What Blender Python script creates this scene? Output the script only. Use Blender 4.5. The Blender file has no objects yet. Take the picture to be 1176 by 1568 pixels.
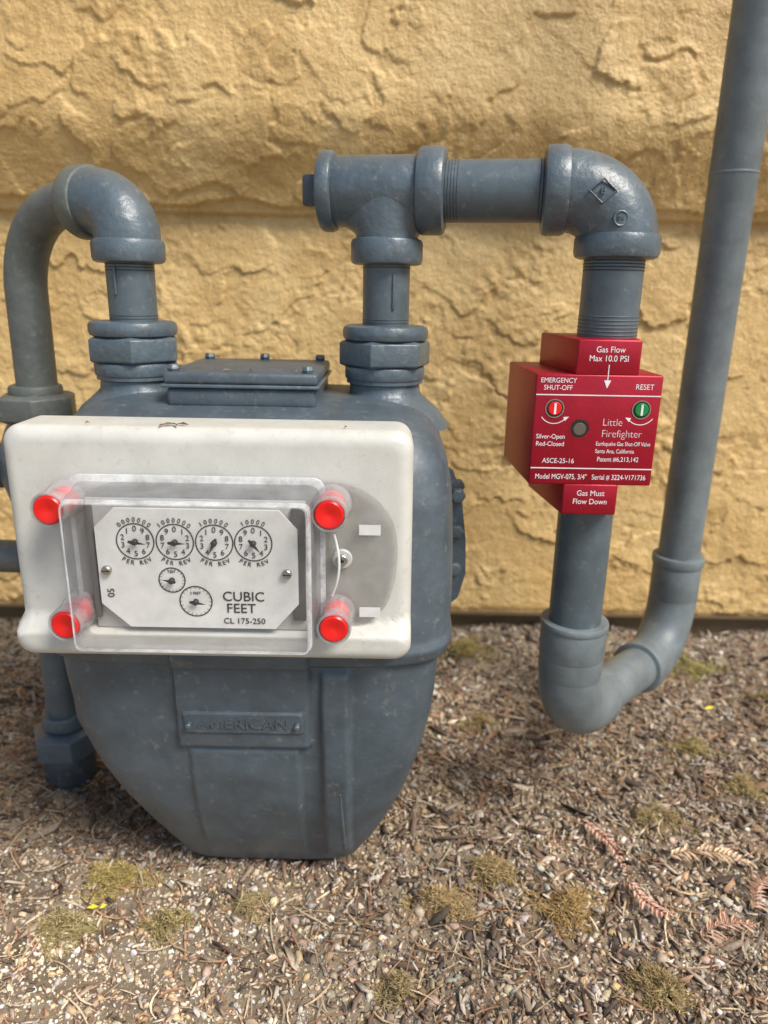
import bpy, math, numpy as np
from mathutils import Vector, Matrix
rng=np.random.default_rng(7)
CM=0.01
C=bpy.context.collection
# ------------------------------------------------------------ helpers
def empty(name):
    e=bpy.data.objects.new(name,None); e.empty_display_size=.05; C.objects.link(e); return e
def obj(name,verts,faces,mat,parent=None,smooth=True,ang=35,cols=None):
    me=bpy.data.meshes.new(name)
    v=np.asarray(verts,dtype=float)*CM
    if isinstance(faces,np.ndarray):
        k=faces.shape[1]; n=len(faces)
        me.vertices.add(len(v)); me.vertices.foreach_set('co',v.ravel())
        me.loops.add(n*k); me.loops.foreach_set('vertex_index',faces.ravel().astype(np.int32))
        me.polygons.add(n); me.polygons.foreach_set('loop_start',np.arange(0,n*k,k,dtype=np.int32))
        me.update(calc_edges=True)
    else:
        me.from_pydata(v.tolist(),[],faces); me.update()
    if cols is not None:
        a=me.color_attributes.new('Col','FLOAT_COLOR','POINT')
        c4=np.ones((len(v),4)); c4[:,:3]=cols; a.data.foreach_set('color',c4.ravel())
    if smooth:
        me.shade_smooth()
        if ang: me.set_sharp_from_angle(angle=math.radians(ang))
    if mat: me.materials.append(mat)
    o=bpy.data.objects.new(name,me); C.objects.link(o)
    if parent: o.parent=parent
    return o
def bevel(o,w,seg=3):
    m=o.modifiers.new('b','BEVEL'); m.width=w*CM; m.segments=seg; m.limit_method='ANGLE'; m.angle_limit=math.radians(30)
    o.data.shade_smooth(); 
    m.harden_normals=False
    return o
def frame(ax):
    ax=Vector(ax).normalized(); u=Vector((0,0,1)) if abs(ax.z)<.9 else Vector((1,0,0))
    a=ax.cross(u).normalized(); b=ax.cross(a).normalized(); return ax,a,b
def lathe(name,prof,org,axis,mat,parent=None,seg=56,phase=0,smooth=True,ang=35):
    ax,a,b=frame(axis); org=Vector(org); vs=[];fs=[]
    for r,t in prof:
        for i in range(seg):
            w=2*math.pi*i/seg+phase
            vs.append(tuple(org+ax*t+(a*math.cos(w)+b*math.sin(w))*r))
    n=len(prof)
    for j in range(n-1):
        for i in range(seg):
            k=(i+1)%seg; fs.append((j*seg+i,j*seg+k,(j+1)*seg+k,(j+1)*seg+i))
    fs.append(tuple(range(seg-1,-1,-1))); fs.append(tuple((n-1)*seg+i for i in range(seg)))
    return obj(name,vs,fs,mat,parent,smooth,ang)
def collar(name,org,axis,r,t0,t1,mat,parent,b=.18,inner=None):
    i=inner or r*.7
    return lathe(name,[(i,t0),(r-b,t0),(r-b*.3,t0+b*.3),(r,t0+b),(r,t1-b),(r-b*.3,t1-b*.3),(r-b,t1),(i,t1)],org,axis,mat,parent)
def hexnut(name,org,axis,r,t0,t1,mat,parent,phase=0.0,seg=6):
    o=lathe(name,[(r*.82,t0),(r,t0+.22),(r,t1-.22),(r*.82,t1)],org,axis,mat,parent,seg=seg,phase=phase,smooth=False)
    return bevel(o,.07,2)
def threads(name,org,axis,r,t0,t1,mat,parent,p=.17):
    prof=[];t=t0
    while t<t1: prof+= [(r-.07,t),(r+.03,t+p/2)]; t+=p
    prof.append((r-.07,t)); return lathe(name,prof,org,axis,mat,parent,ang=80)
def sweep(name,pts,rad,mat,parent,seg=56):
    P=[Vector(p) for p in pts]; n=len(P)
    if not hasattr(rad,'__len__'): rad=[rad]*n
    T=[(P[min(i+1,n-1)]-P[max(i-1,0)]).normalized() for i in range(n)]
    _,a,b=frame(T[0]); vs=[];fs=[]
    for i in range(n):
        if i: a=(a-T[i]*a.dot(T[i])).normalized()
        b=T[i].cross(a)
        for k in range(seg):
            w=2*math.pi*k/seg; vs.append(tuple(P[i]+(a*math.cos(w)+b*math.sin(w))*rad[i]))
    for j in range(n-1):
        for i in range(seg):
            k=(i+1)%seg; fs.append((j*seg+i,j*seg+k,(j+1)*seg+k,(j+1)*seg+i))
    fs.append(tuple(range(seg-1,-1,-1))); fs.append(tuple((n-1)*seg+i for i in range(seg)))
    return obj(name,vs,fs,mat,parent)
def arc(p0,c,p1,n=20):
    p0,c,p1=map(Vector,(p0,c,p1)); out=[]
    w=.7071
    for i in range(n+1):
        t=i/n; a=(1-t)**2; b2=2*t*(1-t)*w; d=t*t
        out.append((p0*a+c*b2+p1*d)/(a+b2+d))
    return out
def box(name,x0,x1,y0,y1,z0,z1,mat,parent=None,bv=.1,seg=3):
    v=[(x,y,z) for x in(x0,x1) for y in(y0,y1) for z in(z0,z1)]
    f=[(0,1,3,2),(4,6,7,5),(0,4,5,1),(2,3,7,6),(0,2,6,4),(1,5,7,3)]
    o=obj(name,v,f,mat,parent,smooth=False)
    if bv: bevel(o,bv,seg)
    return o
def ss(a,b,x):
    t=np.clip((x-a)/(b-a),0,1); return t*t*(3-2*t)
TT=rng.random((256,256))
def vn(x,y,s=0):
    x=x+s*17.31; y=y+s*9.77
    xi=np.floor(x).astype(int); yi=np.floor(y).astype(int); fx=x-xi; fy=y-yi
    fx=fx*fx*(3-2*fx); fy=fy*fy*(3-2*fy)
    g=lambda i,j:TT[(xi+i)&255,(yi+j)&255]
    return (g(0,0)*(1-fx)+g(1,0)*fx)*(1-fy)+(g(0,1)*(1-fx)+g(1,1)*fx)*fy-.5
def fbm(x,y,s=0,o=4):
    r=0;a=1
    for i in range(o): r=r+a*vn(x*2**i,y*2**i,s+i); a*=.5
    return r
# ------------------------------------------------------------ materials
def mat(name):
    m=bpy.data.materials.new(name); m.use_nodes=True; nt=m.node_tree
    return m,nt,nt.nodes['Principled BSDF']
def N(nt,t,**k):
    n=nt.nodes.new(t)
    for a,b in k.items():
        if a.startswith('_'): setattr(n,a[1:],b)
        else: n.inputs[a.replace('__',' ')].default_value=b
    return n
def noise(nt,scale,detail=4,rough=.6):
    tc=nt.nodes.new('ShaderNodeTexCoord'); n=N(nt,'ShaderNodeTexNoise',Scale=scale,Detail=detail,Roughness=rough)
    nt.links.new(tc.outputs['Object'],n.inputs['Vector']); return n
def ramp(nt,src,stops):
    r=nt.nodes.new('ShaderNodeValToRGB'); e=r.color_ramp.elements
    e[0].position=stops[0][0]; e[0].color=(*stops[0][1],1); e[1].position=stops[-1][0]; e[1].color=(*stops[-1][1],1)
    for p,c in stops[1:-1]:
        q=e.new(p); q.color=(*c,1)
    nt.links.new(src,r.inputs[0]); return r
def bump(nt,b,src,st,dist,prev=None):
    n=N(nt,'ShaderNodeBump',Strength=st,Distance=dist); nt.links.new(src,n.inputs['Height'])
    if prev: nt.links.new(prev.outputs[0],n.inputs['Normal'])
    nt.links.new(n.outputs[0],b.inputs['Normal']); return n
def paint(name,c,rough=.33,lump=.5,met=0.0,ior=1.6,dirt=.42,dc=(.30,.27,.21),d0=.58):
    m,nt,b=mat(name)
    n=noise(nt,45,4,.65); c0=[x*.74 for x in c]; c1=[x*1.22 for x in c]
    r=ramp(nt,n.outputs[0],[(.3,c0),(.55,c),(.75,c1)])
    d=noise(nt,160,5,.7); dr=ramp(nt,d.outputs[0],[(d0,(0,0,0)),(d0+.14,(1,1,1))])
    mx=N(nt,'ShaderNodeMix',_data_type='RGBA'); mx.inputs[7].default_value=(*dc,1)
    mu=N(nt,'ShaderNodeMath',_operation='MULTIPLY'); mu.inputs[1].default_value=dirt
    nt.links.new(dr.outputs[0],mu.inputs[0]); nt.links.new(mu.outputs[0],mx.inputs[0]); nt.links.new(r.outputs[0],mx.inputs[6])
    nt.links.new(mx.outputs[2],b.inputs['Base Color'])
    rr=N(nt,'ShaderNodeMapRange'); rr.inputs[3].default_value=rough-.08; rr.inputs[4].default_value=rough+.2
    nt.links.new(d.outputs[0],rr.inputs[0]); nt.links.new(rr.outputs[0],b.inputs['Roughness'])
    b.inputs['Metallic'].default_value=met; b.inputs['IOR'].default_value=ior
    a=noise(nt,190,3,.5); p=bump(nt,b,a.outputs[0],lump,.0010)
    a2=noise(nt,1000,2,.5); bump(nt,b,a2.outputs[0],.25,.0003,p)
    return m
M_case=paint('meter_paint',(.072,.096,.114),.42,.30)
M_pipe=paint('pipe_paint',(.082,.110,.126),.35,.2)
M_cast=paint('cast_fitting_paint',(.087,.117,.137),.33,.6)
M_left=paint('weathered_pipe_paint',(.110,.122,.110),.46,.5)
M_cond=paint('riser_paint',(.150,.180,.190),.42,.12)
M_dark=paint('thread_dark',(.045,.055,.065),.4,.6)
def simple(name,c,rough=.4,met=0,bs=0,bscale=300,coat=0):
    m,nt,b=mat(name); n=noise(nt,80,4,.6)
    r=ramp(nt,n.outputs[0],[(.3,[x*.88 for x in c]),(.7,[min(1,x*1.08) for x in c])]); nt.links.new(r.outputs[0],b.inputs['Base Color'])
    b.inputs['Roughness'].default_value=rough; b.inputs['Metallic'].default_value=met
    if coat: b.inputs['Coat Weight'].default_value=coat
    if bs:
        k=noise(nt,bscale,3,.5); bump(nt,b,k.outputs[0],bs,.0006)
    return m
M_white=paint('white_cover_plastic',(.59,.585,.53),.38,.05,0,1.5,.26,(.30,.24,.15),.56)
for e_ in [n for n in M_white.node_tree.nodes if n.type=='VALTORGB'][:1]:
    e_.color_ramp.elements[0].color=(.53,.525,.47,1); e_.color_ramp.elements[-1].color=(.63,.625,.565,1)
M_plate=simple('index_plate',(.74,.735,.69),.45)
M_black=simple('black_print',(.012,.012,.012),.5)
M_grey=simple('index_frame',(.10,.10,.097),.5)
M_steel=simple('screw_steel',(.5,.49,.46),.3,1)
M_redseal=simple('red_seal_plastic',(.75,.012,.01),.3)
M_red=simple('red_anodized',(.37,.006,.022),.40,.4,.15,700)
M_wprint=simple('white_print',(.8,.78,.78),.5)
M_green=simple('green_indicator',(.01,.22,.05),.3)
M_hole=simple('sight_glass',(.16,.14,.11),.15,.3)
M_stick=simple('sticker',(.66,.66,.64),.4)
M_back=simple('index_backing_grey',(.46,.455,.43),.45)
def clear(name,tint,haze,hc=(.8,.8,.8)):
    m,nt,b=mat(name); nt.nodes.remove(b); out=nt.nodes['Material Output']
    tr=N(nt,'ShaderNodeBsdfTransparent',Color=(*tint,1)); gl=N(nt,'ShaderNodeBsdfGlossy',Roughness=.06)
    lw=nt.nodes.new('ShaderNodeLayerWeight'); lw.inputs['Blend'].default_value=.5
    pw=N(nt,'ShaderNodeMath',_operation='POWER'); pw.inputs[1].default_value=4.0; nt.links.new(lw.outputs['Facing'],pw.inputs[0])
    ma=N(nt,'ShaderNodeMath',_operation='MULTIPLY_ADD'); ma.inputs[1].default_value=.7; ma.inputs[2].default_value=.06; nt.links.new(pw.outputs[0],ma.inputs[0])
    mx=nt.nodes.new('ShaderNodeMixShader')
    nt.links.new(ma.outputs[0],mx.inputs[0]); nt.links.new(tr.outputs[0],mx.inputs[1]); nt.links.new(gl.outputs[0],mx.inputs[2])
    df=N(nt,'ShaderNodeBsdfDiffuse',Color=(*hc,1)); m2=nt.nodes.new('ShaderNodeMixShader')
    n=noise(nt,60,4,.7); mr=N(nt,'ShaderNodeMapRange'); mr.inputs[1].default_value=.35; mr.inputs[2].default_value=.75; mr.inputs[3].default_value=haze*.5; mr.inputs[4].default_value=haze*1.8
    nt.links.new(n.outputs[0],mr.inputs[0]); nt.links.new(mr.outputs[0],m2.inputs[0])
    nt.links.new(mx.outputs[0],m2.inputs[1]); nt.links.new(df.outputs[0],m2.inputs[2]); nt.links.new(m2.outputs[0],out.inputs[0])
    k=noise(nt,40,2,.5); bp=N(nt,'ShaderNodeBump',Strength=.15,Distance=.002); nt.links.new(k.outputs[0],bp.inputs['Height']); nt.links.new(bp.outputs[0],gl.inputs['Normal'])
    return m
M_clear=clear('clear_plastic',(.98,.98,.98),.02)
M_clearside=clear('clear_plastic_side',(.90,.905,.92),.10,(.80,.82,.86))
M_clearedge=clear('clear_plastic_edge',(.88,.89,.90),.40,(.90,.91,.92))
M_cup=clear('clear_seal_cup',(.88,.88,.88),.18)
M_clearpl=clear('clear_plastic_plate',(.86,.86,.85),.12,(.7,.7,.7))
# ------------------------------------------------------------ text
def text(s,x,y,z,size,m,parent,rotz=0,spin=0,align='CENTER',sx=1.0,name=None,depth=.008,off=0.0):
    c=bpy.data.curves.new('t','FONT'); c.body=s; c.size=size*CM; c.align_x=align; c.align_y='CENTER'; c.extrude=depth*CM; c.offset=off*CM
    c.materials.append(m); o=bpy.data.objects.new(name or ('lettering_'+s.lower().replace(' ','_')[:14]),c)
    o.matrix_world=Matrix.Translation(Vector((x,y,z))*CM)@Matrix.Rotation(rotz,4,'Z')@Matrix.Rotation(math.pi/2,4,'X')@Matrix.Rotation(spin,4,'Z')@Matrix.Diagonal((sx,1,1,1))
    C.objects.link(o); o.parent=parent; return o
def ring(name,x,y,z,r,w,m,parent,a0=0,a1=2*math.pi,seg=64):
    vs=[];fs=[]
    for i in range(seg+1):
        a=a0+(a1-a0)*i/seg
        for rr in (r-w/2,r+w/2): vs.append((x+rr*math.cos(a),y,z+rr*math.sin(a)))
    for i in range(seg): fs.append((2*i,2*i+1,2*i+3,2*i+2))
    return obj(name,vs,fs,m,parent,smooth=False)
def disc(name,x,y0,y1,z,r,m,parent,seg=48,b=.05):
    return lathe(name,[(r,0),(r,abs(y1-y0)-b),(r-b,abs(y1-y0))],(x,y1,z),(0,-1,0),m,parent,seg=seg)
def flat(name,pts,y,m,parent):
    return obj(name,[(p[0],y,p[1]) for p in pts],[tuple(range(len(pts)))],m,parent,smooth=False)

# ============================================================ GAS METER
gm=empty('gas_meter')
CX=-7.85
# z, half width, y front, y back, exponent, centre shift
S=np.array([(0.12,5.3,41.2,49.6,6,.55),(0.3,5.9,40.4,50.2,6,.55),(0.7,6.15,40.1,50.6,6,.55),(3.8,7.75,38.6,51.4,5.5,.55),(7,9.2,37.4,52,5.5,.35),(10,10.35,36.7,52,5.5,.15),(13,11.05,36.4,52,6,0),(17.0,11.4,36.2,52,6,0),
 (17.7,11.4,36.2,52.1,6,0),(17.9,11.95,35.9,52.5,6,0),(18.6,12.15,35.7,52.7,6,0),(19.2,12.0,35.9,52.6,6,0),(22,12.05,36.1,52.7,6,0),(27,11.85,36.4,52.6,6,0),(29,11.5,36.9,52.3,5.5,0),(30.3,10.9,37.6,51.8,5,0),(31.2,10.1,38.6,51.2,4.5,0),(31.8,9.0,39.8,50.2,4,0),(32.05,7.3,41.5,48.7,3.5,0)])
zs=[]
for i in range(len(S)-1):
    k=max(2,int((S[i+1,0]-S[i,0])/.12)); zs+=list(np.linspace(S[i,0],S[i+1,0],k,endpoint=False))
zs=np.array(zs+[S[-1,0]])
def sm(c): return np.interp(zs,S[:,0],S[:,c])
NA=560
th=np.linspace(0,2*np.pi,NA,endpoint=False)
HW,YF,YB,EX,SH=[sm(c) for c in (1,2,3,4,5)]
def smooth_arr(a,z):
    b=a.copy()
    for _ in range(14):
        c=b.copy(); c[1:-1]=(b[:-2]+b[1:-1]*2+b[2:])/4; m=((z>17.3)&(z<19.4)); c[m]=b[m]; b=c
    return b
HW,YF,YB,SH=[smooth_arr(a,zs) for a in (HW,YF,YB,SH)]
V=np.zeros((len(zs),NA,3))
ct=np.cos(th)[None];st=np.sin(th)[None]
e=2/EX[:,None]
V[:,:,0]=CX+SH[:,None]+HW[:,None]*np.sign(ct)*np.abs(ct)**e
yc=(YF+YB)/2; hd=(YB-YF)/2
V[:,:,1]=yc[:,None]+hd[:,None]*np.sign(st)*np.abs(st)**e
V[:,:,2]=zs[:,None]
for j in range(len(zs)):
    p=V[j]; q=np.vstack([p,p[:1]]); s=np.r_[0,np.cumsum(np.hypot(*(np.diff(q[:,:2],axis=0).T)))]
    t=np.linspace(0,s[-1],NA,endpoint=False); V[j,:,0]=np.interp(t,s,q[:,0]); V[j,:,1]=np.interp(t,s,q[:,1])
X,Y,Z=V[:,:,0],V[:,:,1],V[:,:,2]
front=ss(2.6,.6,Y-YF[:,None])
pan=ss(-11.9,-11.6,X)*ss(-3.95,-4.2,X)*ss(12.2,12.5,Z)*ss(19,18.9,Z+0*X)*.42
r2=ss(-3.6,-3.2,X)*ss(-1.6,-2.0,X)*ss(1.2,3,Z)*ss(17.9,17,Z)*.42
r3=ss(-11.4,-11.1,X)*ss(-4.6,-4.9,X)*ss(.8,2.4,Z)*ss(12.3,11.9,Z)*.22
lab=ss(-11.3,-11.2,X)*ss(-4.4,-4.5,X)*ss(13.5,13.6,Z)*ss(14.95,14.85,Z)*.16
V[:,:,1]-=front*(pan+r2+r3+lab)
V[:,:,1]-=.07*fbm(X*.5+3,Z*.5,5,3)
V[:,:,0]+=.08*fbm(Y*.4,Z*.4,9,3)
nz=len(zs); idx=np.arange(nz*NA).reshape(nz,NA)
F=np.stack([idx[:-1],np.roll(idx[:-1],-1,1),np.roll(idx[1:],-1,1),idx[1:]],-1).reshape(-1,4)
body=obj('case',V.reshape(-1,3),F,M_case,gm,True,50)
flat_top=obj('case_crown',[tuple(V[-1,i]) for i in range(0,NA,4)],[tuple(range(NA//4))],M_case,gm,False)
flat_bot=obj('case_base',[tuple(V[0,i]) for i in range(0,NA,4)],[tuple(range(NA//4-1,-1,-1))],M_case,gm,False)
text('AMERICAN',-7.85,35.735,14.22,.92,M_case,gm,depth=.04,sx=1.15,name='embossed_label')
for x in (-10.95,-4.75): disc('label_rivet',x,35.40,35.85,14.2,.16,M_cast,gm,seg=16)
sweep('paint_drip',[(-2.3,35.75,9.5),(-2.25,36.0,8.2),(-2.15,36.6,6.0),(-2.1,37.2,4.4)],[.07,.1,.12,.16],M_case,gm,seg=12)
for sx in (1,-1):
    pts=[(CX+sx*11.6,27.0),(CX+sx*12.2,26.6),(CX+sx*12.6,25.4),(CX+sx*13.0,22.5),(CX+sx*13.1,20.2),(CX+sx*12.7,18.6),(CX+sx*12.0,17.9),(CX+sx*11.2,17.7)]
    vs=[(x,46.6,z) for x,z in pts]+[(x,44.6,z) for x,z in pts]; n=len(pts)
    fs=[tuple(range(n)),tuple(range(2*n-1,n-1,-1))]+[(i,(i+1)%n,(i+1)%n+n,i+n) for i in range(n)]
    o=obj('side_flange',vs,fs,M_cast,gm,False); bevel(o,.25,3)
    for z in (25.6,23.2,20.6):
        hexnut('flange_bolt',(CX+sx*12.55,44.7,z),(0,-1,0),.55,0,.6,M_cast,gm)
        hexnut('flange_nut',(CX+sx*12.75,46.5,z),(0,1,0),.55,0,.6,M_cast,gm)
box('top_cap',-12.3,-3.9,40.2,49.0,31.6,32.75,M_case,gm,.3)
box('top_cap_gasket',-12.5,-3.7,40.0,49.2,32.75,32.95,M_cast,gm,.07)
box('top_cap_lid',-12.4,-3.8,40.1,49.1,32.95,33.6,M_case,gm,.2)
for x,y in ((-11.9,40.7),(-4.4,40.7),(-11.7,48.5),(-4.4,48.5),(-8.1,48.7)):
    hexnut('cap_screw',(x,y,33.55),(0,0,1),.36,0,.42,M_cast,gm)
for n,x in (('inlet',-15.45),('outlet',-.1)):
    lathe(n+'_boss',[(4.1,-1.3),(3.4,-.35),(2.8,.15),(2.35,.55),(2.2,.75),(2.15,1.2),(2.35,1.3),(2.35,1.55),(2.1,1.7)],(x,45,31.4),(0,0,1),M_cast,gm)
    collar(n+'_swivel',(x,45,0),(0,0,1),2.45,32.9,33.7,M_cast,gm,.15)
    hexnut(n+'_union_nut',(x,45,0),(0,0,1),2.85,33.6,35.3,M_cast,gm,phase=.25 if n=='inlet' else .75)
    collar(n+'_union_ring',(x,45,0),(0,0,1),2.6,35.2,36.1,M_cast,gm,.3)
# ---- white index cover
def rrect(x0,x1,z0,z1,r,n=10):
    out=[]
    for cx,cz,a in ((x1-r,z1-r,0),(x0+r,z1-r,90),(x0+r,z0+r,180),(x1-r,z0+r,270)):
        for i in range(n+1):
            w=math.radians(a+90*i/n); out.append((cx+r*math.cos(w),cz+r*math.sin(w)))
    res=[]
    for i in range(len(out)):
        p=np.array(out[i]);q=np.array(out[(i+1)%len(out)]);d=np.hypot(*(q-p)); k=max(1,int(d/.35))
        for j in range(k): res.append(tuple(p+(q-p)*j/k))
    return res
def cover():
    x0,x1,z0,z1=-19.3,1.5,19.25,31.4
    O=rrect(x0,x1,z0,z1,.9); n=len(O); cx,cz=(x0+x1)/2,(z0+z1)/2
    O=[(cx+(x-cx)*(1+.006*(cz-z)/6),z) for x,z in O]
    yf=lambda z: 35.0-1.1*float(ss(21.2,20.7,z))
    rings=[]
    R=.75
    rings.append([(x,38.2,z) for x,z in O])
    rings.append([(x,yf(z)+R,z) for x,z in O])
    hx,hz=(x1-x0)/2,(z1-z0)/2
    for i in range(1,9):
        a=i/8*math.pi/2; ins=R*(1-math.cos(a)); dy=R*(1-math.sin(a))
        rings.append([(cx+(x-cx)*(1-ins/hx),yf(cz+(z-cz)*(1-ins/hz))+dy,cz+(z-cz)*(1-ins/hz)) for x,z in O])
    for k in np.linspace(.02,.97,48):
        s=1-k; rings.append([(cx+(x-cx)*(1-R/hx)*s,yf(cz+(z-cz)*(1-R/hz)*s),cz+(z-cz)*(1-R/hz)*s) for x,z in O])
    vs=[v for r in rings for v in r]; fs=[]
    for j in range(len(rings)-1):
        for i in range(n):
            k=(i+1)%n; fs.append((j*n+i,j*n+k,(j+1)*n+k,(j+1)*n+i))
    fs.append(tuple((len(rings)-1)*n+i for i in range(n))); fs.append(tuple(range(n)))
    return obj('index_cover',vs,fs,M_white,gm,True,60)
cover()
# ---- clear back plate and window box
def slab(name,O,y0,y1,m,face=None):
    n=len(O); vs=[(x,y0,z) for x,z in O]+[(x,y1,z) for x,z in O]
    fs=[tuple(range(n)),tuple(range(2*n-1,n-1,-1))]+[(i,(i+1)%n,(i+1)%n+n,i+n) for i in range(n)]
    return obj(name,vs,fs,m,gm,True,40)
PL=[(-16.4,28.9),(-2.6,28.95),(-1.4,28.7),(-.3,28.0),(.45,27.0),(.75,25.8),(.7,24),(.3,22.4),(-.4,21.5),(-1.4,21.0),(-16.4,21.0)]
def rsub(P,it=2):
    for _ in range(it):
        Q=[]
        for i in range(len(P)):
            a=np.array(P[i]);b=np.array(P[(i+1)%len(P)]); Q+= [tuple(a*.8+b*.2),tuple(a*.2+b*.8)]
        P=Q
    return P
slab('clear_back_plate',rsub(PL,3),34.62,34.80,M_clearpl)
def wbox():
    O0=rrect(-15.75,-2.95,20.55,29.15,.6,6); O1=rrect(-15.15,-3.5,20.8,28.45,.35,6)
    def rs(O,n):
        q=np.array(O+[O[0]]); s=np.r_[0,np.cumsum(np.hypot(*np.diff(q,axis=0).T))]; t=np.linspace(0,s[-1],n,endpoint=False)
        return list(zip(np.interp(t,s,q[:,0]),np.interp(t,s,q[:,1])))
    n=200; O0=rs(O0,n); O1=rs(O1,n)
    cx,cz=-9.3,24.6
    mixO=lambda t:[(a[0]*(1-t)+b[0]*t,a[1]*(1-t)+b[1]*t) for a,b in zip(O0,O1)]
    def strip(name,rs_,m):
        vs=[v for r in rs_ for v in r]; fs=[]
        for j in range(len(rs_)-1):
            for i in range(n):
                k=(i+1)%n; fs.append((j*n+i,j*n+k,(j+1)*n+k,(j+1)*n+i))
        obj(name,vs,fs,m,gm,True,60)
    strip('window_side_walls',[[(x,y,z) for x,z in mixO(t)] for t,y in [(.45,34.3),(.55,34.1),(.9,32.2)]],M_clearside)
    a=mixO(.9); b=mixO(1.0)
    def scl(O,s): return [(cx+(x-cx)*s,cz+(z-cz)*s) for x,z in O]
    strip('window_front_edge',[[(x,32.2,z) for x,z in a],[(x,31.9,z) for x,z in b],[(x,31.8,z) for x,z in scl(b,.992)],[(x,31.8,z) for x,z in scl(b,.978)]],M_clearedge)
    strip('window_base_edge',[[(x,34.55,z) for x,z in O0],[(x,34.35,z) for x,z in O0],[(x,34.3,z) for x,z in mixO(.45)]],M_clearedge)
    f=scl(b,.978); obj('window_front',[(x,31.8,z) for x,z in f],[tuple(range(n))],M_clear,gm,False)
wbox()
for x,z in ((-15.95,27.85),(-2.6,27.85),(-15.8,21.85),(-2.4,21.9)):
    lathe('seal_cup',[(.98,0),(.98,.3),(.88,.45),(.88,2.0),(.84,2.1),(.76,2.1),(.74,1.2)],(x,34.6,z),(0,-1,0),M_cup,gm)
    lathe('seal_plug',[(.70,0),(.70,1.95),(.62,2.03),(.3,2.0),(.12,1.93)],(x,34.5,z),(0,-1,0),M_redseal,gm)
disc('cover_screw_washer',-2.1,34.4,34.6,24.9,.52,M_back,gm)
disc('cover_screw',-2.1,34.2,34.5,24.9,.30,M_steel,gm)
disc('cover_screw_hole',-2.1,34.15,34.21,24.9,.12,M_black,gm)
for x,z,w in ((-.7,26.45,.55),(-.65,21.9,.55)): box('sticker',x-w,x+w,34.56,34.60,z-.27,z+.27,M_stick,gm,0)
sweep('seal_wire',[(-2.5+.35*math.sin(t*3.0)-.15*t,34.1+.15*math.cos(t*5),26.3-3.3*t) for t in np.linspace(0,1,24)],.07,M_stick,gm,seg=10)
# ---- index plate
box('index_backing',-14.9,-3.9,34.25,34.45,20.95,28.0,M_back,gm,.05)
box('index_frame',-4.6,-3.95,34.0,34.23,21.6,27.7,M_grey,gm,.05)
box('index_frame_rail',-14.85,-14.55,34.0,34.23,21.6,27.7,M_grey,gm,.05)
pz=[(-13.4,27.6),(-5.2,27.6),(-4.3,26.6),(-4.3,22.6),(-5.5,21.2),(-13.0,21.2),(-14.4,22.5),(-14.4,26.6)]
o=slab('index_plate',pz,33.85,34.05,M_plate)
yd=33.82
needles=[(-12.4,25.9,-8),(-10.42,25.9,-2),(-8.45,25.9,-115),(-6.5,25.9,-50)]
def needle(x,z,deg,L):
    a=math.radians(deg); d=np.array((math.cos(a),math.sin(a))); p=np.array((-d[1],d[0])); c=np.array((x,z))
    flat('dial_needle',[tuple(c+d*L),tuple(c+p*.11-d*.05),tuple(c-d*.5*L+p*.06),tuple(c-d*.5*L-p*.06),tuple(c-p*.11-d*.05)],33.60,M_black,gm)
    disc('dial_hub',x,33.55,33.82,z,.15,M_black,gm,seg=20)
for k,(x,z,dg) in enumerate(needles):
    ring('dial_ring',x,yd,z,.93,.06,M_black,gm)
    for i in range(10):
        a=math.pi/2-(i if k%2 else -i)*2*math.pi/10
        text(str(i),x+.66*math.cos(a),yd,z+.66*math.sin(a),.42,M_black,gm,name='dial_digit')
    lbl=('0000000','1000000','100000','10000')[k]
    for i,ch in enumerate(lbl):
        a=math.pi/2-(i-(len(lbl)-1)/2)*.235
        text(ch,x+1.13*math.cos(a),yd,z+1.13*math.sin(a),.34,M_black,gm,spin=a-math.pi/2,name='dial_scale')
    for i,ch in enumerate('PER REV'):
        a=-math.pi/2+(i-3)*.2
        text(ch,x+1.16*math.cos(a),yd,z+1.16*math.sin(a),.33,M_black,gm,spin=a+math.pi/2,name='dial_scale')
    needle(x,z,dg,.62)
for x,z,r,dg in ((-10.7,23.85,.66,170),(-9.55,22.7,.82,-8)):
    ring('test_dial_ring',x,yd,z,r,.06,M_black,gm)
    for i in range(20):
        a=i*math.pi/10; flat('tick',[(x+(r-.14)*math.cos(a)-.01*math.sin(a),z+(r-.14)*math.sin(a)+.01*math.cos(a)),(x+(r-.02)*math.cos(a)-.01*math.sin(a),z+(r-.02)*math.sin(a)+.01*math.cos(a)),(x+(r-.02)*math.cos(a)+.01*math.sin(a),z+(r-.02)*math.sin(a)-.01*math.cos(a)),(x+(r-.14)*math.cos(a)+.01*math.sin(a),z+(r-.14)*math.sin(a)-.01*math.cos(a))],yd,M_black,gm)
    needle(x,z,dg,r*.72)
text('TEST',-10.7,yd,24.3,.2,M_black,gm); text('2 FEET',-9.55,yd,23.15,.2,M_black,gm)
text('CUBIC',-7.1,yd,22.98,.74,M_black,gm); text('FEET',-7.25,yd,22.32,.74,M_black,gm); text('CL 175-250',-7.1,yd,21.62,.45,M_black,gm)
text('05',-13.85,yd,23.1,.5,M_black,gm,spin=math.pi/2)
for x,z in ((-13.95,24.35),(-4.85,24.3)):
    disc('index_screw',x,33.6,33.85,z,.25,M_steel,gm,seg=24); box('screw_slot',x-.2,x+.2,33.57,33.61,z-.03,z+.03,M_black,gm,0)

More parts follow.
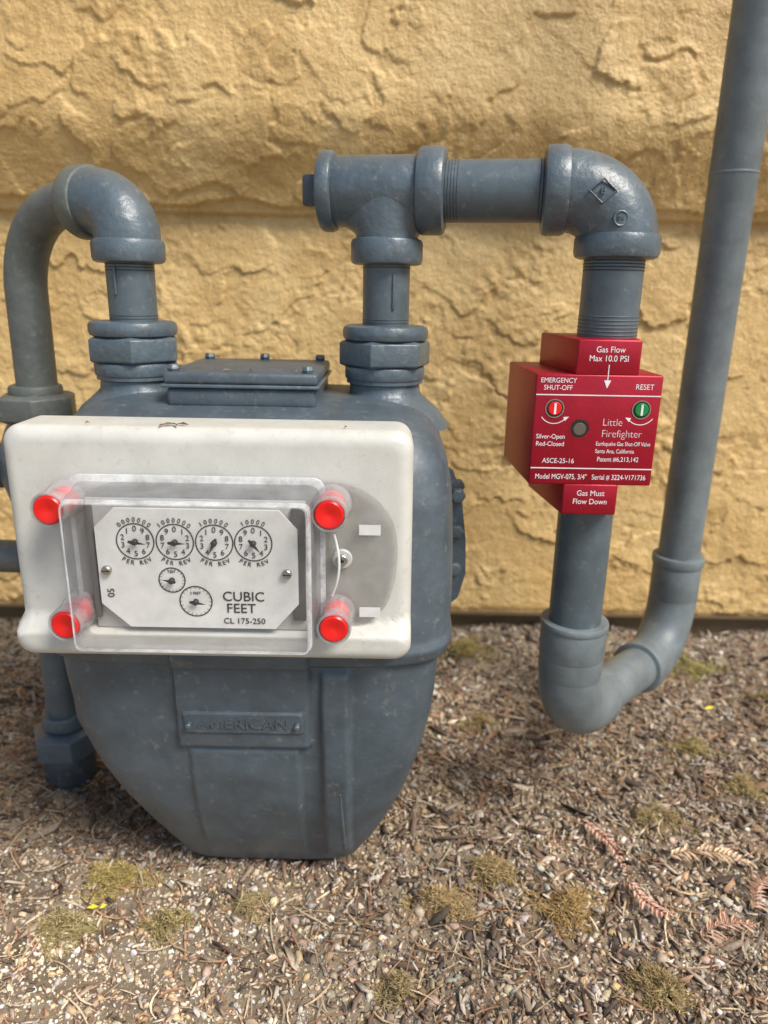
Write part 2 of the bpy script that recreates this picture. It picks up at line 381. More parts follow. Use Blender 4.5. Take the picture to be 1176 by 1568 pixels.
# ============================================================ OUTLET PIPE
op=empty('outlet_gas_pipe')
lathe('meter_nipple',[(1.40,0),(1.40,4.4)],(-.1,45,35.9),(0,0,1),M_pipe,op)
threads('nipple_thread',(-.1,45,0),(0,0,1),1.40,36.0,36.5,M_dark,op)
threads('nipple_thread',(-.1,45,0),(0,0,1),1.40,39.3,39.9,M_dark,op)
box('paint_run',.25,.42,43.55,43.75,37.0,39.0,M_pipe,op,.06)
D=Vector((12.8,-2.0,0)).normalized(); A=Vector((-.1,45,43.55))
lathe('tee_run',[(1.7,-3.4),(1.93,-3.0),(1.93,1.9),(1.8,2.3)],A,D,M_cast,op)
collar('tee_collar',A,D,2.2,-3.9,-3.0,M_cast,op,.25)
collar('tee_collar',A,D,2.35,1.75,3.35,M_cast,op,.3)
o=lathe('square_plug',[(1.05,-4.9),(1.2,-4.75),(1.2,-3.85)],A,D,M_dark,op,seg=4,phase=math.pi/4,smooth=False); bevel(o,.12)
NB=72; vs=[];fs=[]; K_=7
for j in range(K_+2):
    f=min(j/K_,1.0)
    for i in range(NB):
        w=2*math.pi*i/NB; rx=1.82+.75*(1-f)**2; ry=1.82+.06*(1-f); dx=rx*math.cos(w); dy=ry*math.sin(w)
        zs0=-math.sqrt(max(0,1.90**2-dy*dy))
        zz_=zs0*(1-f)+(-2.5)*f if j<=K_ else -3.1
        zz_=min(zz_,zs0)
        vs.append(tuple(A+D*dx+Vector((-D.y,D.x,0))*dy+Vector((0,0,zz_))))
for j in range(K_+1):
    for i in range(NB):
        k=(i+1)%NB; fs.append((j*NB+i,j*NB+k,(j+1)*NB+k,(j+1)*NB+i))
obj('tee_branch',vs,fs,M_cast,op,True,80)
collar('tee_branch_collar',A,(0,0,1),2.12,-4.0,-2.55,M_cast,op,.25)
lathe('cross_pipe',[(1.66,3.2),(1.66,9.6)],A,D,M_pipe,op)
threads('cross_pipe_thread',A,D,1.66,3.3,4.0,M_dark,op)
threads('cross_pipe_thread',A,D,1.66,8.45,8.8,M_dark,op)
E=A+D*13.0; E.x=12.8;
collar('elbow_collar',A,D,2.35,8.75,10.15,M_cast,op,.3)
sweep('elbow_body',[A+D*9.8]+arc(A+D*10.0,(12.8,E.y,43.55),(12.8,E.y,40.9),24)+[Vector((12.8,E.y,40.6))],[2.1]+[2.15]*25+[2.1],M_cast,op)
collar('elbow_collar',(12.8,E.y,0),(0,0,1),2.35,40.0,41.35,M_cast,op,.3)
fy=E.y-2.13
def rail(name,P,r,m,parent): return sweep(name,P,r,m,parent,seg=8)
rail('cast_diamond',[(11.2+.72*math.cos(a),fy+.16,43.3+.6*math.sin(a)) for a in np.linspace(0,2*np.pi,5)],.07,M_cast,op)
rail('cast_boss',[(12.25+.36*math.cos(a),fy+.05,41.95+.36*math.sin(a)) for a in np.linspace(0,2*np.pi,20)],.07,M_cast,op)
text('B',11.2,fy+.12,43.3,.5,M_cast,op,depth=.05); text('3/4',12.25,fy+.03,41.95,.3,M_cast,op,depth=.05)
lathe('drop_pipe',[(1.67,35.2),(1.67,40.4)],(12.75,E.y,0),(0,0,1),M_pipe,op)
threads('drop_thread',(12.75,E.y,0),(0,0,1),1.68,35.6,36.9,M_pipe,op,.2)
threads('drop_thread',(12.75,E.y,0),(0,0,1),1.68,39.3,39.95,M_dark,op)
lathe('drop_pipe_lower',[(1.67,16.5),(1.67,26.2)],(12.6,43,0),(0,0,1),M_pipe,op)
z0=10.35
Lx=Vector((12.6,43,0)); Rx=Vector((24.9,57,0)); Lz=Vector((12.6,43,z0)); Rz=Vector((24.9,57,8.5)); d2=(Rz-Lz).normalized()
collar('lower_collar',Lx,(0,0,1),2.12,15.2,17.7,M_cond,op,.2)
collar('lower_collar_rim',Lx,(0,0,1),2.2,17.3,17.8,M_cond,op,.15)
lathe('lower_hub',[(2.0,13.8),(2.08,14.2),(2.08,15.3)],Lx,(0,0,1),M_cond,op)
P=[Vector((12.6,43,14.5))]+arc(Vector((12.6,43,13.8)),Lz,Lz+d2*3.4,24)+[Lz+d2*4.2]
sweep('lower_elbow',P,[2.0]*len(P),M_cond,op)
collar('run_collar',Lz,d2,2.0,3.6,5.0,M_cond,op,.15)
lathe('run_pipe',[(1.68,4.5),(1.68,15.5)],Lz,d2,M_cond,op)
collar('run_collar',Lz,d2,2.08,12.3,13.6,M_cond,op,.15)
P=[Rz-d2*5.2]+arc(Rz-d2*4.6,Rz,Rz+Vector((0,0,5.0)),24)
sweep('riser_elbow',P,[1.95]*len(P),M_cond,op)
collar('riser_collar',Rx,(0,0,1),1.95,13.4,17.0,M_cond,op,.15)
collar('riser_collar_rim',Rx,(0,0,1),2.08,16.5,17.3,M_cond,op,.12)
lathe('riser_pipe',[(1.66,15),(1.66,46),(1.68,46.05),(1.68,140)],Rx,(0,0,1),M_cond,op)
collar('riser_coupling',Rx,(0,0,1),1.72,46.5,46.7,M_cond,op,.05)

# ============================================================ INLET PIPE (left)
ip=empty('inlet_gas_pipe')
B=Vector((-15.35,45,0))
lathe('meter_nipple',[(1.40,35.9),(1.40,40.5)],B,(0,0,1),M_pipe,ip)
threads('nipple_thread',B,(0,0,1),1.40,36.0,36.5,M_dark,ip)
threads('nipple_thread',B,(0,0,1),1.40,38.9,39.5,M_dark,ip)
box('paint_run',-15.9,-15.75,43.55,43.75,37.6,39.2,M_pipe,ip,.06)
collar('elbow_collar',B,(0,0,1),2.1,39.4,40.75,M_cast,ip,.28)
dl=Vector((-.86,.51,0)).normalized(); c=Vector((-15.35,45,42.85))
P=[Vector((-15.35,45,40.4))]+arc(Vector((-15.35,45,40.8)),c,c+dl*2.6,24)+[c+dl*3.0]
sweep('elbow_body',P,[1.9]*len(P),M_cast,ip)
collar('elbow_collar',c,dl,2.1,2.5,3.9,M_left,ip,.28)
P=[c+dl*3.4,c+dl*4.6]+arc(c+dl*5.2,Vector((-24.2,50.3,42.9)),Vector((-24.1,50,37.5)),20)+[Vector((-24.2,50,28))]
sweep('bent_pipe',P,[1.33]*len(P),M_left,ip)
I=Vector((-24.3,50,0))
collar('stop_neck',I,(0,0,1),1.75,30.6,31.5,M_left,ip,.2)
hexnut('stop_union',I,(0,0,1),2.7,29.0,30.9,M_left,ip,phase=.3)
lathe('stop_body',[(1.9,29.2),(2.3,28.4),(2.8,27),(2.9,25),(2.5,23.5),(1.9,22.5)],I,(0,0,1),M_cast,ip)
lathe('stop_plug',[(1.6,0),(1.6,3.6),(1.2,3.8)],(-26,50,25.7),(-1,0,0),M_dark,ip)
lathe('lower_pipe',[(1.33,3),(1.33,24)],(-25.1,50,0),(0,0,1),M_pipe,ip)
collar('lower_union_collar',(-25.2,50,0),(0,0,1),1.7,4.6,5.8,M_cast,ip,.2)
hexnut('lower_union_nut',(-25.2,50,0),(0,0,1),2.7,2.2,4.4,M_cast,ip,phase=.5)
collar('lower_union_base',(-25.2,50,0),(0,0,1),1.9,-1.0,2.3,M_dark,ip,.2)
lathe('branch_pipe',[(1.33,0),(1.33,60)],(-27.5,54.5,17),(-1,.05,0),M_left,ip)

# ============================================================ SHUT-OFF VALVE
vv=empty('earthquake_gas_shutoff_valve')
def block(name,xf0,xf1,xb0,xb1,yf,yb,z0,z1,bv=.12):
    v=[(xf0,yf,z0),(xf1,yf,z0),(xf1,yf,z1),(xf0,yf,z1),(xb0,yb,z0),(xb1,yb,z0),(xb1,yb,z1),(xb0,yb,z1)]
    f=[(0,1,2,3),(5,4,7,6),(4,0,3,7),(1,5,6,2),(3,2,6,7),(4,5,1,0)]
    return bevel(obj(name,v,f,M_red,vv,smooth=False),bv,2)
yF=40.2
block('valve_body',8.3,15.35,8.0,15.5,yF,47.6,27.55,33.85,.1)
block('inlet_hub',10.45,13.95,9.7,15.0,yF+.003,46.6,33.80,35.75,.1)
block('outlet_hub',10.35,13.5,9.6,14.8,yF+.003,46.6,25.75,27.6,.1)
def vt(s,x,z,size,align='CENTER',sx=.92): text(s,x,yF-.012,z,size,M_wprint,vv,align=align,sx=sx,depth=.004,off=-.012 if size>.5 else 0)
box('seam_line',8.36,15.3,yF-.012,yF+.02,32.68,32.74,M_wprint,vv,0)
box('seam_line',8.36,15.3,yF-.012,yF+.02,28.50,28.56,M_wprint,vv,0)
vt('Gas Flow',12.25,35.2,.46); vt('Max 10.0 PSI',12.2,34.72,.46)
flat('arrow_shaft',[(12.22,34.4),(12.27,34.4),(12.27,33.4),(12.22,33.4)],yF-.014,M_wprint,vv)
flat('arrow_head',[(12.05,33.55),(12.44,33.55),(12.245,33.1)],yF-.016,M_wprint,vv)
vt('EMERGENCY',9.55,33.5,.38); vt('SHUT-OFF',9.55,33.1,.38); vt('RESET',14.35,33.2,.42)
for x,cm in ((9.45,M_redseal),(14.3,M_green)):
    disc('screw_recess',x,yF-.03,yF+.1,31.95,.5,M_black,vv); ring('recess_rim',x,yF-.035,31.95,.5,.06,M_steel,vv)
    disc('indicator_screw',x,yF-.12,yF+.05,31.95,.38,cm,vv)
    box('indicator_slot',x-.06,x+.06,yF-.15,yF-.11,31.65,32.25,M_wprint,vv,0)
    ring('turn_arrow',x,yF-.014,31.95,.85,.045,M_wprint,vv,math.radians(215),math.radians(325),20)
    s=1 if x<10 else -1
    flat('turn_arrow_head',[(x+s*.62,31.25),(x+s*.85,31.5),(x+s*.52,31.47)],yF-.016,M_wprint,vv)
ring('sight_rim',10.95,yF-.02,30.85,.58,.09,M_red,vv); disc('sight_hole',10.95,yF-.018,yF+.1,30.85,.55,M_black,vv); disc('sight_ball',10.95,yF-.05,yF+.1,30.8,.45,M_hole,vv,b=.12)
vt('Silver-Open',9.35,30.35,.37); vt('Red-Closed',9.35,29.93,.37)
vt('Little',12.2,31.2,.60,'LEFT'); vt('Firefighter',12.2,30.55,.60,'LEFT')
vt('Earthquake Gas Shut-Off Valve',11.95,29.98,.33,'LEFT',.75); vt('Santa Ana, California',11.95,29.55,.33,'LEFT',.8); vt('Patent #6,213,142',12.1,29.08,.38,'LEFT',.85)
vt('ASCE-25-16',9.9,28.95,.40); vt('Model MGV-075, 3/4"   Serial # 3224-V171736',11.83,28.02,.43,sx=.78)
vt('Gas Must',11.95,27.05,.46); vt('Flow Down',11.95,26.55,.46)

# ============================================================ WALL
def axis_coords(a,b,step,far0,far1,g=1.25):
    c=list(np.arange(a,b,step)); s=step; x=b; r=[]
    while x<far1: r.append(x); s*=g; x+=s
    r.append(far1); s=step; x=a-step; l=[]
    while x>far0: l.append(x); s*=g; x-=s
    if far0<a: l.append(far0)
    return np.array(l[::-1]+c+r)
xs=axis_coords(-58,64,.15,-400,400)
zz=axis_coords(3.8,74,.14,3.8,300)
zz=np.unique(zz)
Xg,Zg=np.meshgrid(xs,zz)
H=np.zeros_like(Xg)
wx=Xg+3.0*fbm(Xg*.35,Zg*.35,1,5); wz=Zg+3.0*fbm(Xg*.35,Zg*.35,11,5)
NS=950
for i in range(NS):
    cx=rng.uniform(-75,80); cz=rng.uniform(2,85); a=rng.uniform(1.0,5.6); asp=rng.uniform(.45,.9); ro=rng.uniform(-.6,.6)
    i0,i1=np.searchsorted(xs,(cx-a*1.6,cx+a*1.6)); j0,j1=np.searchsorted(zz,(cz-a*1.6,cz+a*1.6))
    if i1-i0<2 or j1-j0<2: continue
    x=wx[j0:j1,i0:i1]-cx; z=wz[j0:j1,i0:i1]-cz
    u=x*math.cos(ro)+z*math.sin(ro); v=(-x*math.sin(ro)+z*math.cos(ro))/asp
    d=np.hypot(u,v)/a
    dr=math.radians(rng.normal(-95,70)); t=(x*math.cos(dr)+z*math.sin(dr))/a
    hgt=rng.uniform(.08,.40)*(np.clip(.3+.8*t,0,1.1))
    ins=ss(1.0,1.0-.22/a,d)
    H[j0:j1,i0:i1]=np.maximum(H[j0:j1,i0:i1],ins*(hgt+.0))
rough=ss(-.1,.3,fbm(Xg*.12,Zg*.12,21,2))
H+=rough*.20*fbm(Xg*1.5,Zg*1.5,31,3)+.06*fbm(Xg*.9,Zg*.9,41,4)+.25*fbm(Xg*.15,Zg*.15,51,2)
Yw=np.where(Zg>44.9,69.3+3.6*(1-ss(43.5,53.5,Zg)),74.0)
edge_noise=.9*fbm(Xg*.2,Zg*0+3,61,4)
Yw=np.where((Zg>44.9)&(Zg<45.9+edge_noise),Yw+.5,Yw)
bot=np.exp(-((Zg-3.8)/.5)**2)*.3
Yw=Yw-H+bot
V=np.stack([Xg,Yw,Zg],-1); ny,nx=Xg.shape; idx=np.arange(nx*ny).reshape(ny,nx)
F=np.stack([idx[:-1,:-1],idx[:-1,1:],idx[1:,1:],idx[1:,:-1]],-1).reshape(-1,4)
m,nt,b=mat('yellow_stucco')
n=noise(nt,14,5,.65); r=ramp(nt,n.outputs[0],[(.28,(.52,.33,.115)),(.5,(.67,.45,.18)),(.72,(.78,.56,.25))])
n2=noise(nt,420,3,.6); r2_=ramp(nt,n2.outputs[0],[(.3,(.82,.8,.78)),(.62,(1,1,1))])
mx=N(nt,'ShaderNodeMix',_data_type='RGBA',_blend_type='MULTIPLY'); mx.inputs[0].default_value=1
nt.links.new(r.outputs[0],mx.inputs[6]); nt.links.new(r2_.outputs[0],mx.inputs[7]); nt.links.new(mx.outputs[2],b.inputs['Base Color'])
b.inputs['Roughness'].default_value=.5
p=bump(nt,b,n2.outputs[0],.7,.0012); k=noise(nt,130,4,.6); bump(nt,b,k.outputs[0],.8,.0028,p)
M_stucco=m
sw=empty('stucco_wall')
obj('stucco_face',V.reshape(-1,3),F,M_stucco,sw,True,0)
m_conc=simple('foundation_concrete',(.15,.10,.05),.9,0,.8,60)
box('foundation',-400,400,75.4,90,-5,4.6,m_conc,sw,0)
box('weep_screed',-400,400,73.9,75.5,3.55,3.85,m_conc,sw,0)
box('wall_core',-400,400,75.5,95,4.6,300,m_conc,sw,0)

# ============================================================ GROUND
def gh(x,y):
    return .55*fbm(x*.09,y*.09,71,3)+.22*fbm(x*.6,y*.6,81,3)-.12+ss(68,76,y)*ss(110,95,y)*(1.6+1.4*fbm(x*.15,y*.15,77,2))
gx=axis_coords(-60,66,.45,-4000,4000); gy=axis_coords(15,78,.45,-4000,4000)
Xg,Yg=np.meshgrid(gx,gy); fade=np.exp(-((np.maximum(0,np.abs(Xg)-60)+np.maximum(0,np.abs(Yg-45)-45))/60))
Zg=gh(Xg,Yg)*fade
ny,nx=Xg.shape; idx=np.arange(nx*ny).reshape(ny,nx)
F=np.stack([idx[:-1,:-1],idx[:-1,1:],idx[1:,1:],idx[1:,:-1]],-1).reshape(-1,4)
m,nt,b=mat('dirt'); n=noise(nt,22,8,.7); r=ramp(nt,n.outputs[0],[(.3,(.13,.095,.063)),(.48,(.28,.215,.145)),(.7,(.46,.37,.26))]); nt.links.new(r.outputs[0],b.inputs['Base Color'])
b.inputs['Roughness'].default_value=.95; k=noise(nt,350,6,.7); bump(nt,b,k.outputs[0],1,.003)
obj('ground',np.stack([Xg,Yg,Zg],-1).reshape(-1,3),F,m,None,True,0)
def vcmat(name,rough):
    m,nt,b=mat(name); a=N(nt,'ShaderNodeVertexColor',_layer_name='Col'); n=noise(nt,500,3,.7)
    r=ramp(nt,n.outputs[0],[(.25,(.62,.60,.58)),(.7,(1.15,1.15,1.15))]); mx=N(nt,'ShaderNodeMix',_data_type='RGBA',_blend_type='MULTIPLY'); mx.inputs[0].default_value=1
    nt.links.new(a.outputs[0],mx.inputs[6]); nt.links.new(r.outputs[0],mx.inputs[7]); nt.links.new(mx.outputs[2],b.inputs['Base Color'])
    b.inputs['Roughness'].default_value=rough; return m
M_gr=vcmat('gravel_stone',.8); M_chip=vcmat('bark_chip',.75); M_leaf=vcmat('dry_leaf',.6)
def randrot(n,tilt=None):
    q=rng.normal(size=(n,4)); 
    if tilt is not None:
        a=rng.uniform(0,2*np.pi,n); q=np.stack([np.cos(a/2),rng.normal(0,tilt,n),rng.normal(0,tilt,n),np.sin(a/2)],1)
    q/=np.linalg.norm(q,axis=1)[:,None]; w,x,y,z=q.T
    return np.stack([np.stack([1-2*(y*y+z*z),2*(x*y-z*w),2*(x*z+y*w)],-1),np.stack([2*(x*y+z*w),1-2*(x*x+z*z),2*(y*z-x*w)],-1),np.stack([2*(x*z-y*w),2*(y*z+x*w),1-2*(x*x+y*y)],-1)],1)
def scatter(name,base,faces,pos,scale,R,cols,mat,jit):
    n=len(pos); nb=len(base)
    v=base[None]*(1+jit*rng.normal(size=(n,nb,1)))*scale[:,None,:]
    v=np.einsum('nij,nkj->nki',R,v)+pos[:,None,:]
    f=faces[None]+np.arange(n)[:,None,None]*nb
    c=np.repeat(cols,nb,0)
    return obj(name,v.reshape(-1,3),f.reshape(-1,faces.shape[1]),mat,None,False,0,cols=c)
t=(1+5**.5)/2
ico=np.array([(-1,t,0),(1,t,0),(-1,-t,0),(1,-t,0),(0,-1,t),(0,1,t),(0,-1,-t),(0,1,-t),(t,0,-1),(t,0,1),(-t,0,-1),(-t,0,1)],float); ico/=np.linalg.norm(ico[0])
icf=np.array([(0,11,5),(0,5,1),(0,1,7),(0,7,10),(0,10,11),(1,5,9),(5,11,4),(11,10,2),(10,7,6),(7,1,8),(3,9,4),(3,4,2),(3,2,6),(3,6,8),(3,8,9),(4,9,5),(2,4,11),(6,2,10),(8,6,7),(9,8,1)])
def keep(x,y): return ~((np.abs(x+7.3)<5.6)&(y>41)&(y<50))
def zone(x,y):   # local tone of the litter: dark mulch behind the inlet, pale grit at lower left
    return ((1-.55*ss(-9,-16,x)*ss(40,45,y))*(1+.32*ss(4,-12,x)*ss(38,32,y)+.30*fbm(x*.12,y*.12,95,2)*2)*(1-.06*ss(-2,8,x)))[:,None]
def sample(n,far=False):
    if far: x=rng.uniform(-190,190,n); y=rng.uniform(-120,75,n); k=~((np.abs(x)<55)&(y>22))
    else:
        y=22+53*rng.random(n)**1.15; x=rng.uniform(-1,1,n)*(20+(y-22)*.62+4); k=np.ones(n,bool)
    k&=keep(x,y)&(y<75); return x[k],y[k]
x,y=sample(60000); x2,y2=sample(20000,True); big=np.r_[np.ones(len(x)),np.full(len(x2),2.2)]; x=np.r_[x,x2]; y=np.r_[y,y2]; n=len(x)
pal=np.array([(.54,.43,.295),(.40,.37,.33),(.70,.64,.54),(.25,.17,.11),(.085,.063,.05),(.50,.345,.19),(.38,.295,.21)])
sand=ss(0,.5,.38+fbm(x*.06,y*.06,91,2)+ss(0,-15,x)*ss(44,34,y)*.6-ss(40,50,y)*.3)
w0=np.array([.18,.16,.07,.20,.10,.07,.22]); w1=np.array([.36,.13,.17,.06,.02,.12,.14])
cw=np.cumsum(w0[None]*(1-sand[:,None])+w1[None]*sand[:,None],1); pick=(rng.random(n)[:,None]>cw).sum(1).clip(0,6)
col=pal[pick]*rng.uniform(.7,1.3,(n,1))*rng.uniform(.93,1.07,(n,3))*zone(x,y)
s=np.exp(rng.normal(-2.15,.52,n))*big; s=np.clip(s,.05,.42*big); s=s*(1-.2*sand)
sc=s[:,None]*rng.uniform(.5,1.3,(n,3)); sc[:,2]*=.6
pos=np.stack([x,y,gh(x,y)*np.where(big>1,.4,1)+s*.2],1)
scatter('gravel',ico,icf,pos,sc,randrot(n,.3),np.clip(col,0,.9),M_gr,.22)
x,y=sample(21000); x2,y2=sample(6000,True); x=np.r_[x,x2]; y=np.r_[y,y2]; n=len(x)
k=rng.random(n)<(.22+.7*ss(34,46,y)+.35*ss(-2,10,x)); x=x[k];y=y[k]; n=len(x)
bx=np.array([(-1.2,-.3,-1),(.5,-.9,-1),(1.2,.5,-1),(-.6,.8,-1),(-1.0,-.4,1),(.6,-.8,1),(1,.4,1),(-.7,.7,1)],float)*.5
bf=np.array([(0,3,2,1),(4,5,6,7),(0,1,5,4),(1,2,6,5),(2,3,7,6),(3,0,4,7)])
cp=np.array([(.17,.115,.08),(.31,.235,.17),(.45,.37,.285),(.31,.185,.11),(.085,.062,.047),(.54,.46,.36)])
L=np.clip(np.exp(rng.normal(-.62,.5,n)),.2,2.4); L[:90]=rng.uniform(1.8,3.2,90)
sc=np.stack([L,L*rng.uniform(.10,.5,n),rng.uniform(.04,.14,n)],1); sc[:90,1]=L[:90]*rng.uniform(.14,.28,90); sc[:90,2]=.22
pos=np.stack([x,y,gh(x,y)+rng.uniform(.08,.3,n)],1)
ci=rng.integers(0,6,n); ci[:90]=rng.choice([0,4,1],90)
scatter('bark_mulch',bx,bf,pos,sc,randrot(n,.2),cp[ci]*rng.uniform(.7,1.3,(n,1))*zone(x,y),M_chip,.2)
def strips(name,x,y,L,w,cols,mat,lift=.38,curl=.25):
    n=len(x); a=rng.uniform(0,2*np.pi,n); K=5; t=np.linspace(-.5,.5,K)
    cu=rng.normal(0,curl,n); z0=gh(x,y)+rng.uniform(.14,lift,n); sl=rng.normal(0,.12,n)
    P=np.zeros((n,K,2,3))
    for k_,tt in enumerate(t):
        u=tt*L; v=cu*L*(tt*tt*4-.5)*.5
        cx_=x+u*np.cos(a)-v*np.sin(a); cy_=y+u*np.sin(a)+v*np.cos(a); cz_=z0+sl*u*.6
        ww=w*(1-.6*abs(tt)*2)
        for q_,sg in enumerate((-1,1)):
            P[:,k_,q_,0]=cx_-sg*ww*np.sin(a); P[:,k_,q_,1]=cy_+sg*ww*np.cos(a); P[:,k_,q_,2]=cz_+(.5*ww if sg>0 else 0)
    base=np.arange(n)[:,None,None]*K*2; f=np.array([(2*i,2*i+2,2*i+3,2*i+1) for i in range(K-1)])[None]+base
    obj(name,P.reshape(-1,3),f.reshape(-1,4),mat,None,False,0,cols=np.repeat(cols,K*2,0))
n=7500; y=22+53*rng.random(n); x=rng.uniform(-1,1,n)*(24+(y-22)*.62); k=(rng.random(n)<(.35+.65*ss(-8,-14,x)*ss(40,46,y)+.25*ss(45,55,y)))&(y<75)&keep(x,y); x=x[k];y=y[k];n=len(x)
npal=np.array([(.30,.15,.08),(.38,.22,.12),(.50,.37,.23),(.18,.11,.07),(.56,.46,.32)])
strips('dry_needles',x,y,rng.uniform(.5,3.2,n),rng.uniform(.025,.075,n),npal[rng.integers(0,5,n)]*rng.uniform(.7,1.3,(n,1))*(.3+.7*zone(x,y)),M_leaf)
def sprig(p0,p1,bend,leaf,c,lift=.8):
    p0=np.array(p0,float);p1=np.array(p1,float); d=p1-p0; Ln=np.hypot(*d); d/=Ln; pn=np.array((-d[1],d[0]))
    K=int(Ln/.29); V=[];F=[];Cc=[]
    def quad(a,b2,w,z0,z1,cc):
        a=np.array(a);b2=np.array(b2); dd=b2-a; l=np.hypot(*dd)+1e-6; q=np.array((-dd[1],dd[0]))/l*w; m=a+dd*.45
        i=len(V); zt=(z0+z1)/2+.08
        V.extend([(*(a-q*.3),z0),(*(a+q*.3),z0),(*(m+q),zt),(*(b2),z1),(*(m-q),zt+.05)]); F.append((i,i+1,i+2,i+3,i+4)); Cc.extend([cc]*5)
    prev=None
    for k_ in range(K+1):
        t=k_/K; p=p0+d*Ln*t+pn*bend*math.sin(math.pi*t); z=float(gh(p[0],p[1]))+lift+.15*math.sin(3*t)
        if prev is not None: quad(prev,p,.06,zp,z,np.array((.45,.23,.14)))
        prev=p; zp=z
        ll=leaf*(math.sin(math.pi*min(1,.18+.8*t))**.6)
        for sgn in (-1,1):
            if rng.random()<.06: continue
            aa=math.radians(52+rng.normal(0,8)); q=d*math.cos(aa)+sgn*pn*math.sin(aa)
            quad(p,p+q*ll*rng.uniform(.7,1.1),.125,z,z+rng.uniform(-.2,.1),np.array(c)*rng.uniform(.75,1.15))
    return obj('fallen_redwood_sprig',V,F,M_leaf,None,False,0,cols=np.array(Cc))
sprig((15.0,44.5),(16.9,40.0),.5,.7,(.68,.40,.30)); sprig((17.0,38.9),(19.0,35.9),-.5,.8,(.68,.39,.29))
sprig((20.6,41.3),(26.0,40.6),.6,1.3,(.80,.60,.40)); sprig((20.0,34.6),(23.6,35.6),.5,1.25,(.64,.40,.29)); sprig((24.4,37.0),(26.5,39.5),.3,.9,(.55,.33,.23))
def moss(cx,cy,r,n,c):
    a=rng.uniform(0,2*np.pi,n); q=r*np.sqrt(rng.random(n))*(1+.4*np.sin(a*3+cx)); x=cx+q*np.cos(a); y=cy+q*np.sin(a)*.7
    z=gh(x,y)+.05+1.0*np.clip(.75-(q/r)**2+1.6*fbm(x*.9,y*.9,99,2),0,1)*rng.uniform(.3,1,n); tri=np.zeros((n,3,3)); b_=rng.uniform(0,2*np.pi,n); w=rng.uniform(.03,.07,n); h=rng.uniform(-.05,.22,n)
    tri[:,0]=np.stack([x-w*np.cos(b_),y-w*np.sin(b_),z],1); tri[:,1]=np.stack([x+w*np.cos(b_),y+w*np.sin(b_),z],1)
    tri[:,2]=np.stack([x+rng.normal(0,.28,n),y+rng.normal(0,.28,n),z+h],1)
    cc=np.array(c)[None]*rng.uniform(.5,1.4,(n,1)); return tri.reshape(-1,3),np.repeat(cc,3,0)
TV=[];TC=[]
for cx,cy,r,n_,c in ((12.4,37.3,2.3,4800,(.42,.28,.11)),(4.6,37.3,2.1,4200,(.42,.30,.14)),(-17.5,38.6,2.2,3000,(.50,.39,.14)),(-19.2,34.6,1.9,2200,(.44,.35,.16)),(-8,36.6,1.4,1500,(.44,.34,.17)),(33,69,3.5,2500,(.38,.34,.10)),(22,71.5,3.5,2500,(.36,.27,.09)),(9.5,71,3,2500,(.38,.30,.10)),(39,62,3,1800,(.36,.31,.11)),(30,49,2.2,1500,(.38,.29,.12)),(9,58,2,900,(.34,.26,.10)),(-13,35,1.5,900,(.42,.33,.14)),(16,31.5,2.2,2300,(.34,.25,.11)),(1,31,1.4,1100,(.34,.26,.12)),(8,40,1.8,1600,(.40,.29,.13)),(21,45,2.2,1500,(.38,.29,.13)),(27,54,2.5,1500,(.36,.29,.11))):
    v,c_=moss(cx,cy,r,n_,c); TV.append(v);TC.append(c_)
TV=np.concatenate(TV);TC=np.concatenate(TC); obj('moss',TV,np.arange(len(TV)).reshape(-1,3),M_leaf,None,False,0,cols=TC)
def petal(x,y,L,a):
    d=np.array((math.cos(a),math.sin(a)))*L; q=np.array((-d[1],d[0]))*.3; z=float(gh(x,y))+.7; p=np.array((x,y))
    return [(*(p-d),z),(*(p+q),z+.15),(*(p+d),z+.05),(*(p-q),z)]
V=petal(-17.9,35.9,.4,.1)+petal(-17.3,36.0,.25,.6)+petal(31.5,60.5,.6,.3); obj('yellow_petal',V,[(0,1,2,3),(4,5,6,7),(8,9,10,11)],M_leaf,None,False,0,cols=np.tile((.75,.62,.03),(12,1)))
V=[];Fq=[]
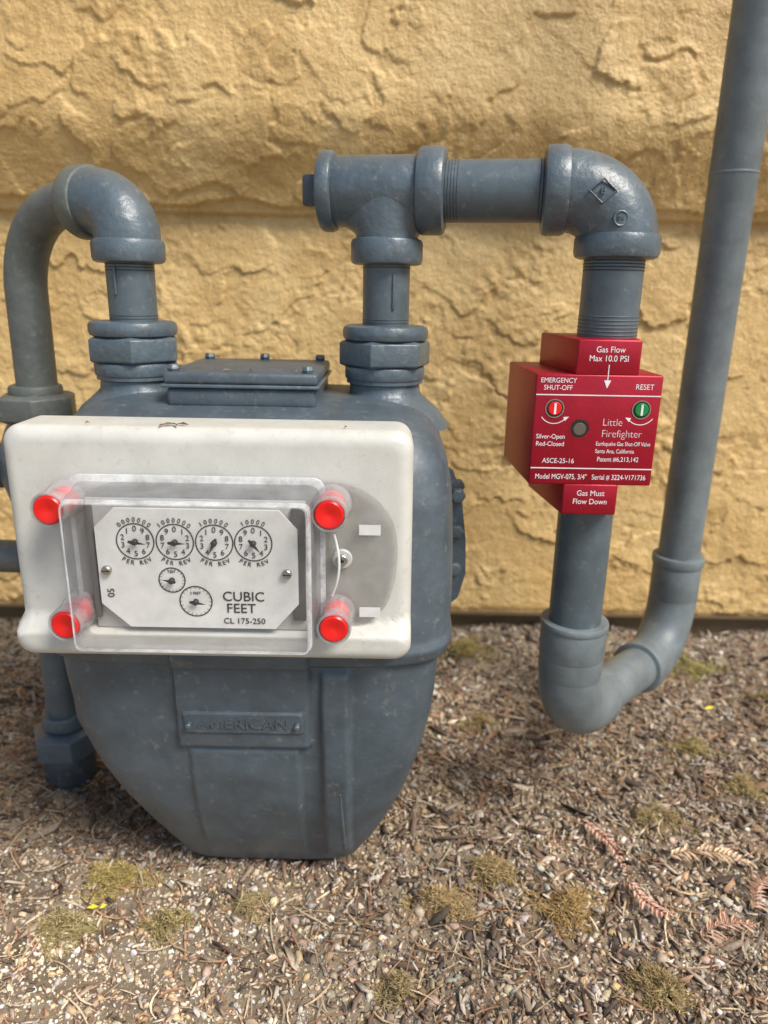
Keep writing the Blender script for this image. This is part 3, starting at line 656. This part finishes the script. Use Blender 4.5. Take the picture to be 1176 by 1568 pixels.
for x,y,z,l,a in [(-10.9,35.7,31.45,.5,.4),(-10.5,35.6,31.47,.35,2.1),(-10.2,35.8,31.45,.4,-.3),(-11.2,35.5,31.42,.2,1.2),(-8.9,40.6,33.66,.35,.3),(-7.6,40.8,33.66,.3,2),(-5.0,40.6,33.66,.2,1),(-2,35.8,31.45,.15,1),(-15,35.8,31.45,.15,.5)]:
    d=np.array((math.cos(a),math.sin(a)))*l; q=np.array((-d[1],d[0]))*.22; p=np.array((x,y)); i=len(V)
    V+=[(*(p-d),z+.02),(*(p-q),z+.05),(*(p+d),z+.03),(*(p+q),z+.14)]; Fq.append((i,i+1,i+2,i+3))
obj('caught_litter',V,Fq,M_leaf,gm,False,0,cols=np.tile((.16,.10,.06),(len(V),1)))

# ============================================================ LIGHT / WORLD
el=math.radians(50); az=math.radians(133)
sd=Vector((math.sin(az)*math.cos(el),math.cos(az)*math.cos(el),math.sin(el)))
sl=bpy.data.lights.new('sun','SUN'); sl.energy=4.4; sl.angle=math.radians(24); sl.color=(1,.94,.85)
so=bpy.data.objects.new('sun',sl); C.objects.link(so); so.rotation_euler=sd.to_track_quat('Z','Y').to_euler()
w=bpy.data.worlds.new('World'); bpy.context.scene.world=w; w.use_nodes=True; nt=w.node_tree
sk=nt.nodes.new('ShaderNodeTexSky'); sk.sky_type='NISHITA'; sk.sun_disc=False; sk.sun_elevation=el; sk.sun_rotation=az
nt.links.new(sk.outputs[0],nt.nodes['Background'].inputs[0]); nt.nodes['Background'].inputs[1].default_value=.15
# ============================================================ CAMERA
cam=bpy.data.cameras.new('camera'); cam.sensor_fit='VERTICAL'; cam.sensor_height=36; cam.lens=1100/1568*36; cam.clip_start=.01; cam.clip_end=200
cam.dof.use_dof=True; cam.dof.focus_distance=.385; cam.dof.aperture_fstop=7.0
co=bpy.data.objects.new('camera',cam); C.objects.link(co)
co.matrix_world=Matrix.Translation((0,0,.38))@Matrix.Rotation(math.radians(90-17),4,'X')@Matrix.Rotation(math.radians(1.0),4,'Z')
sc_=bpy.context.scene; sc_.camera=co
sc_.view_settings.view_transform='Standard'; sc_.view_settings.look='None'; sc_.view_settings.exposure=0
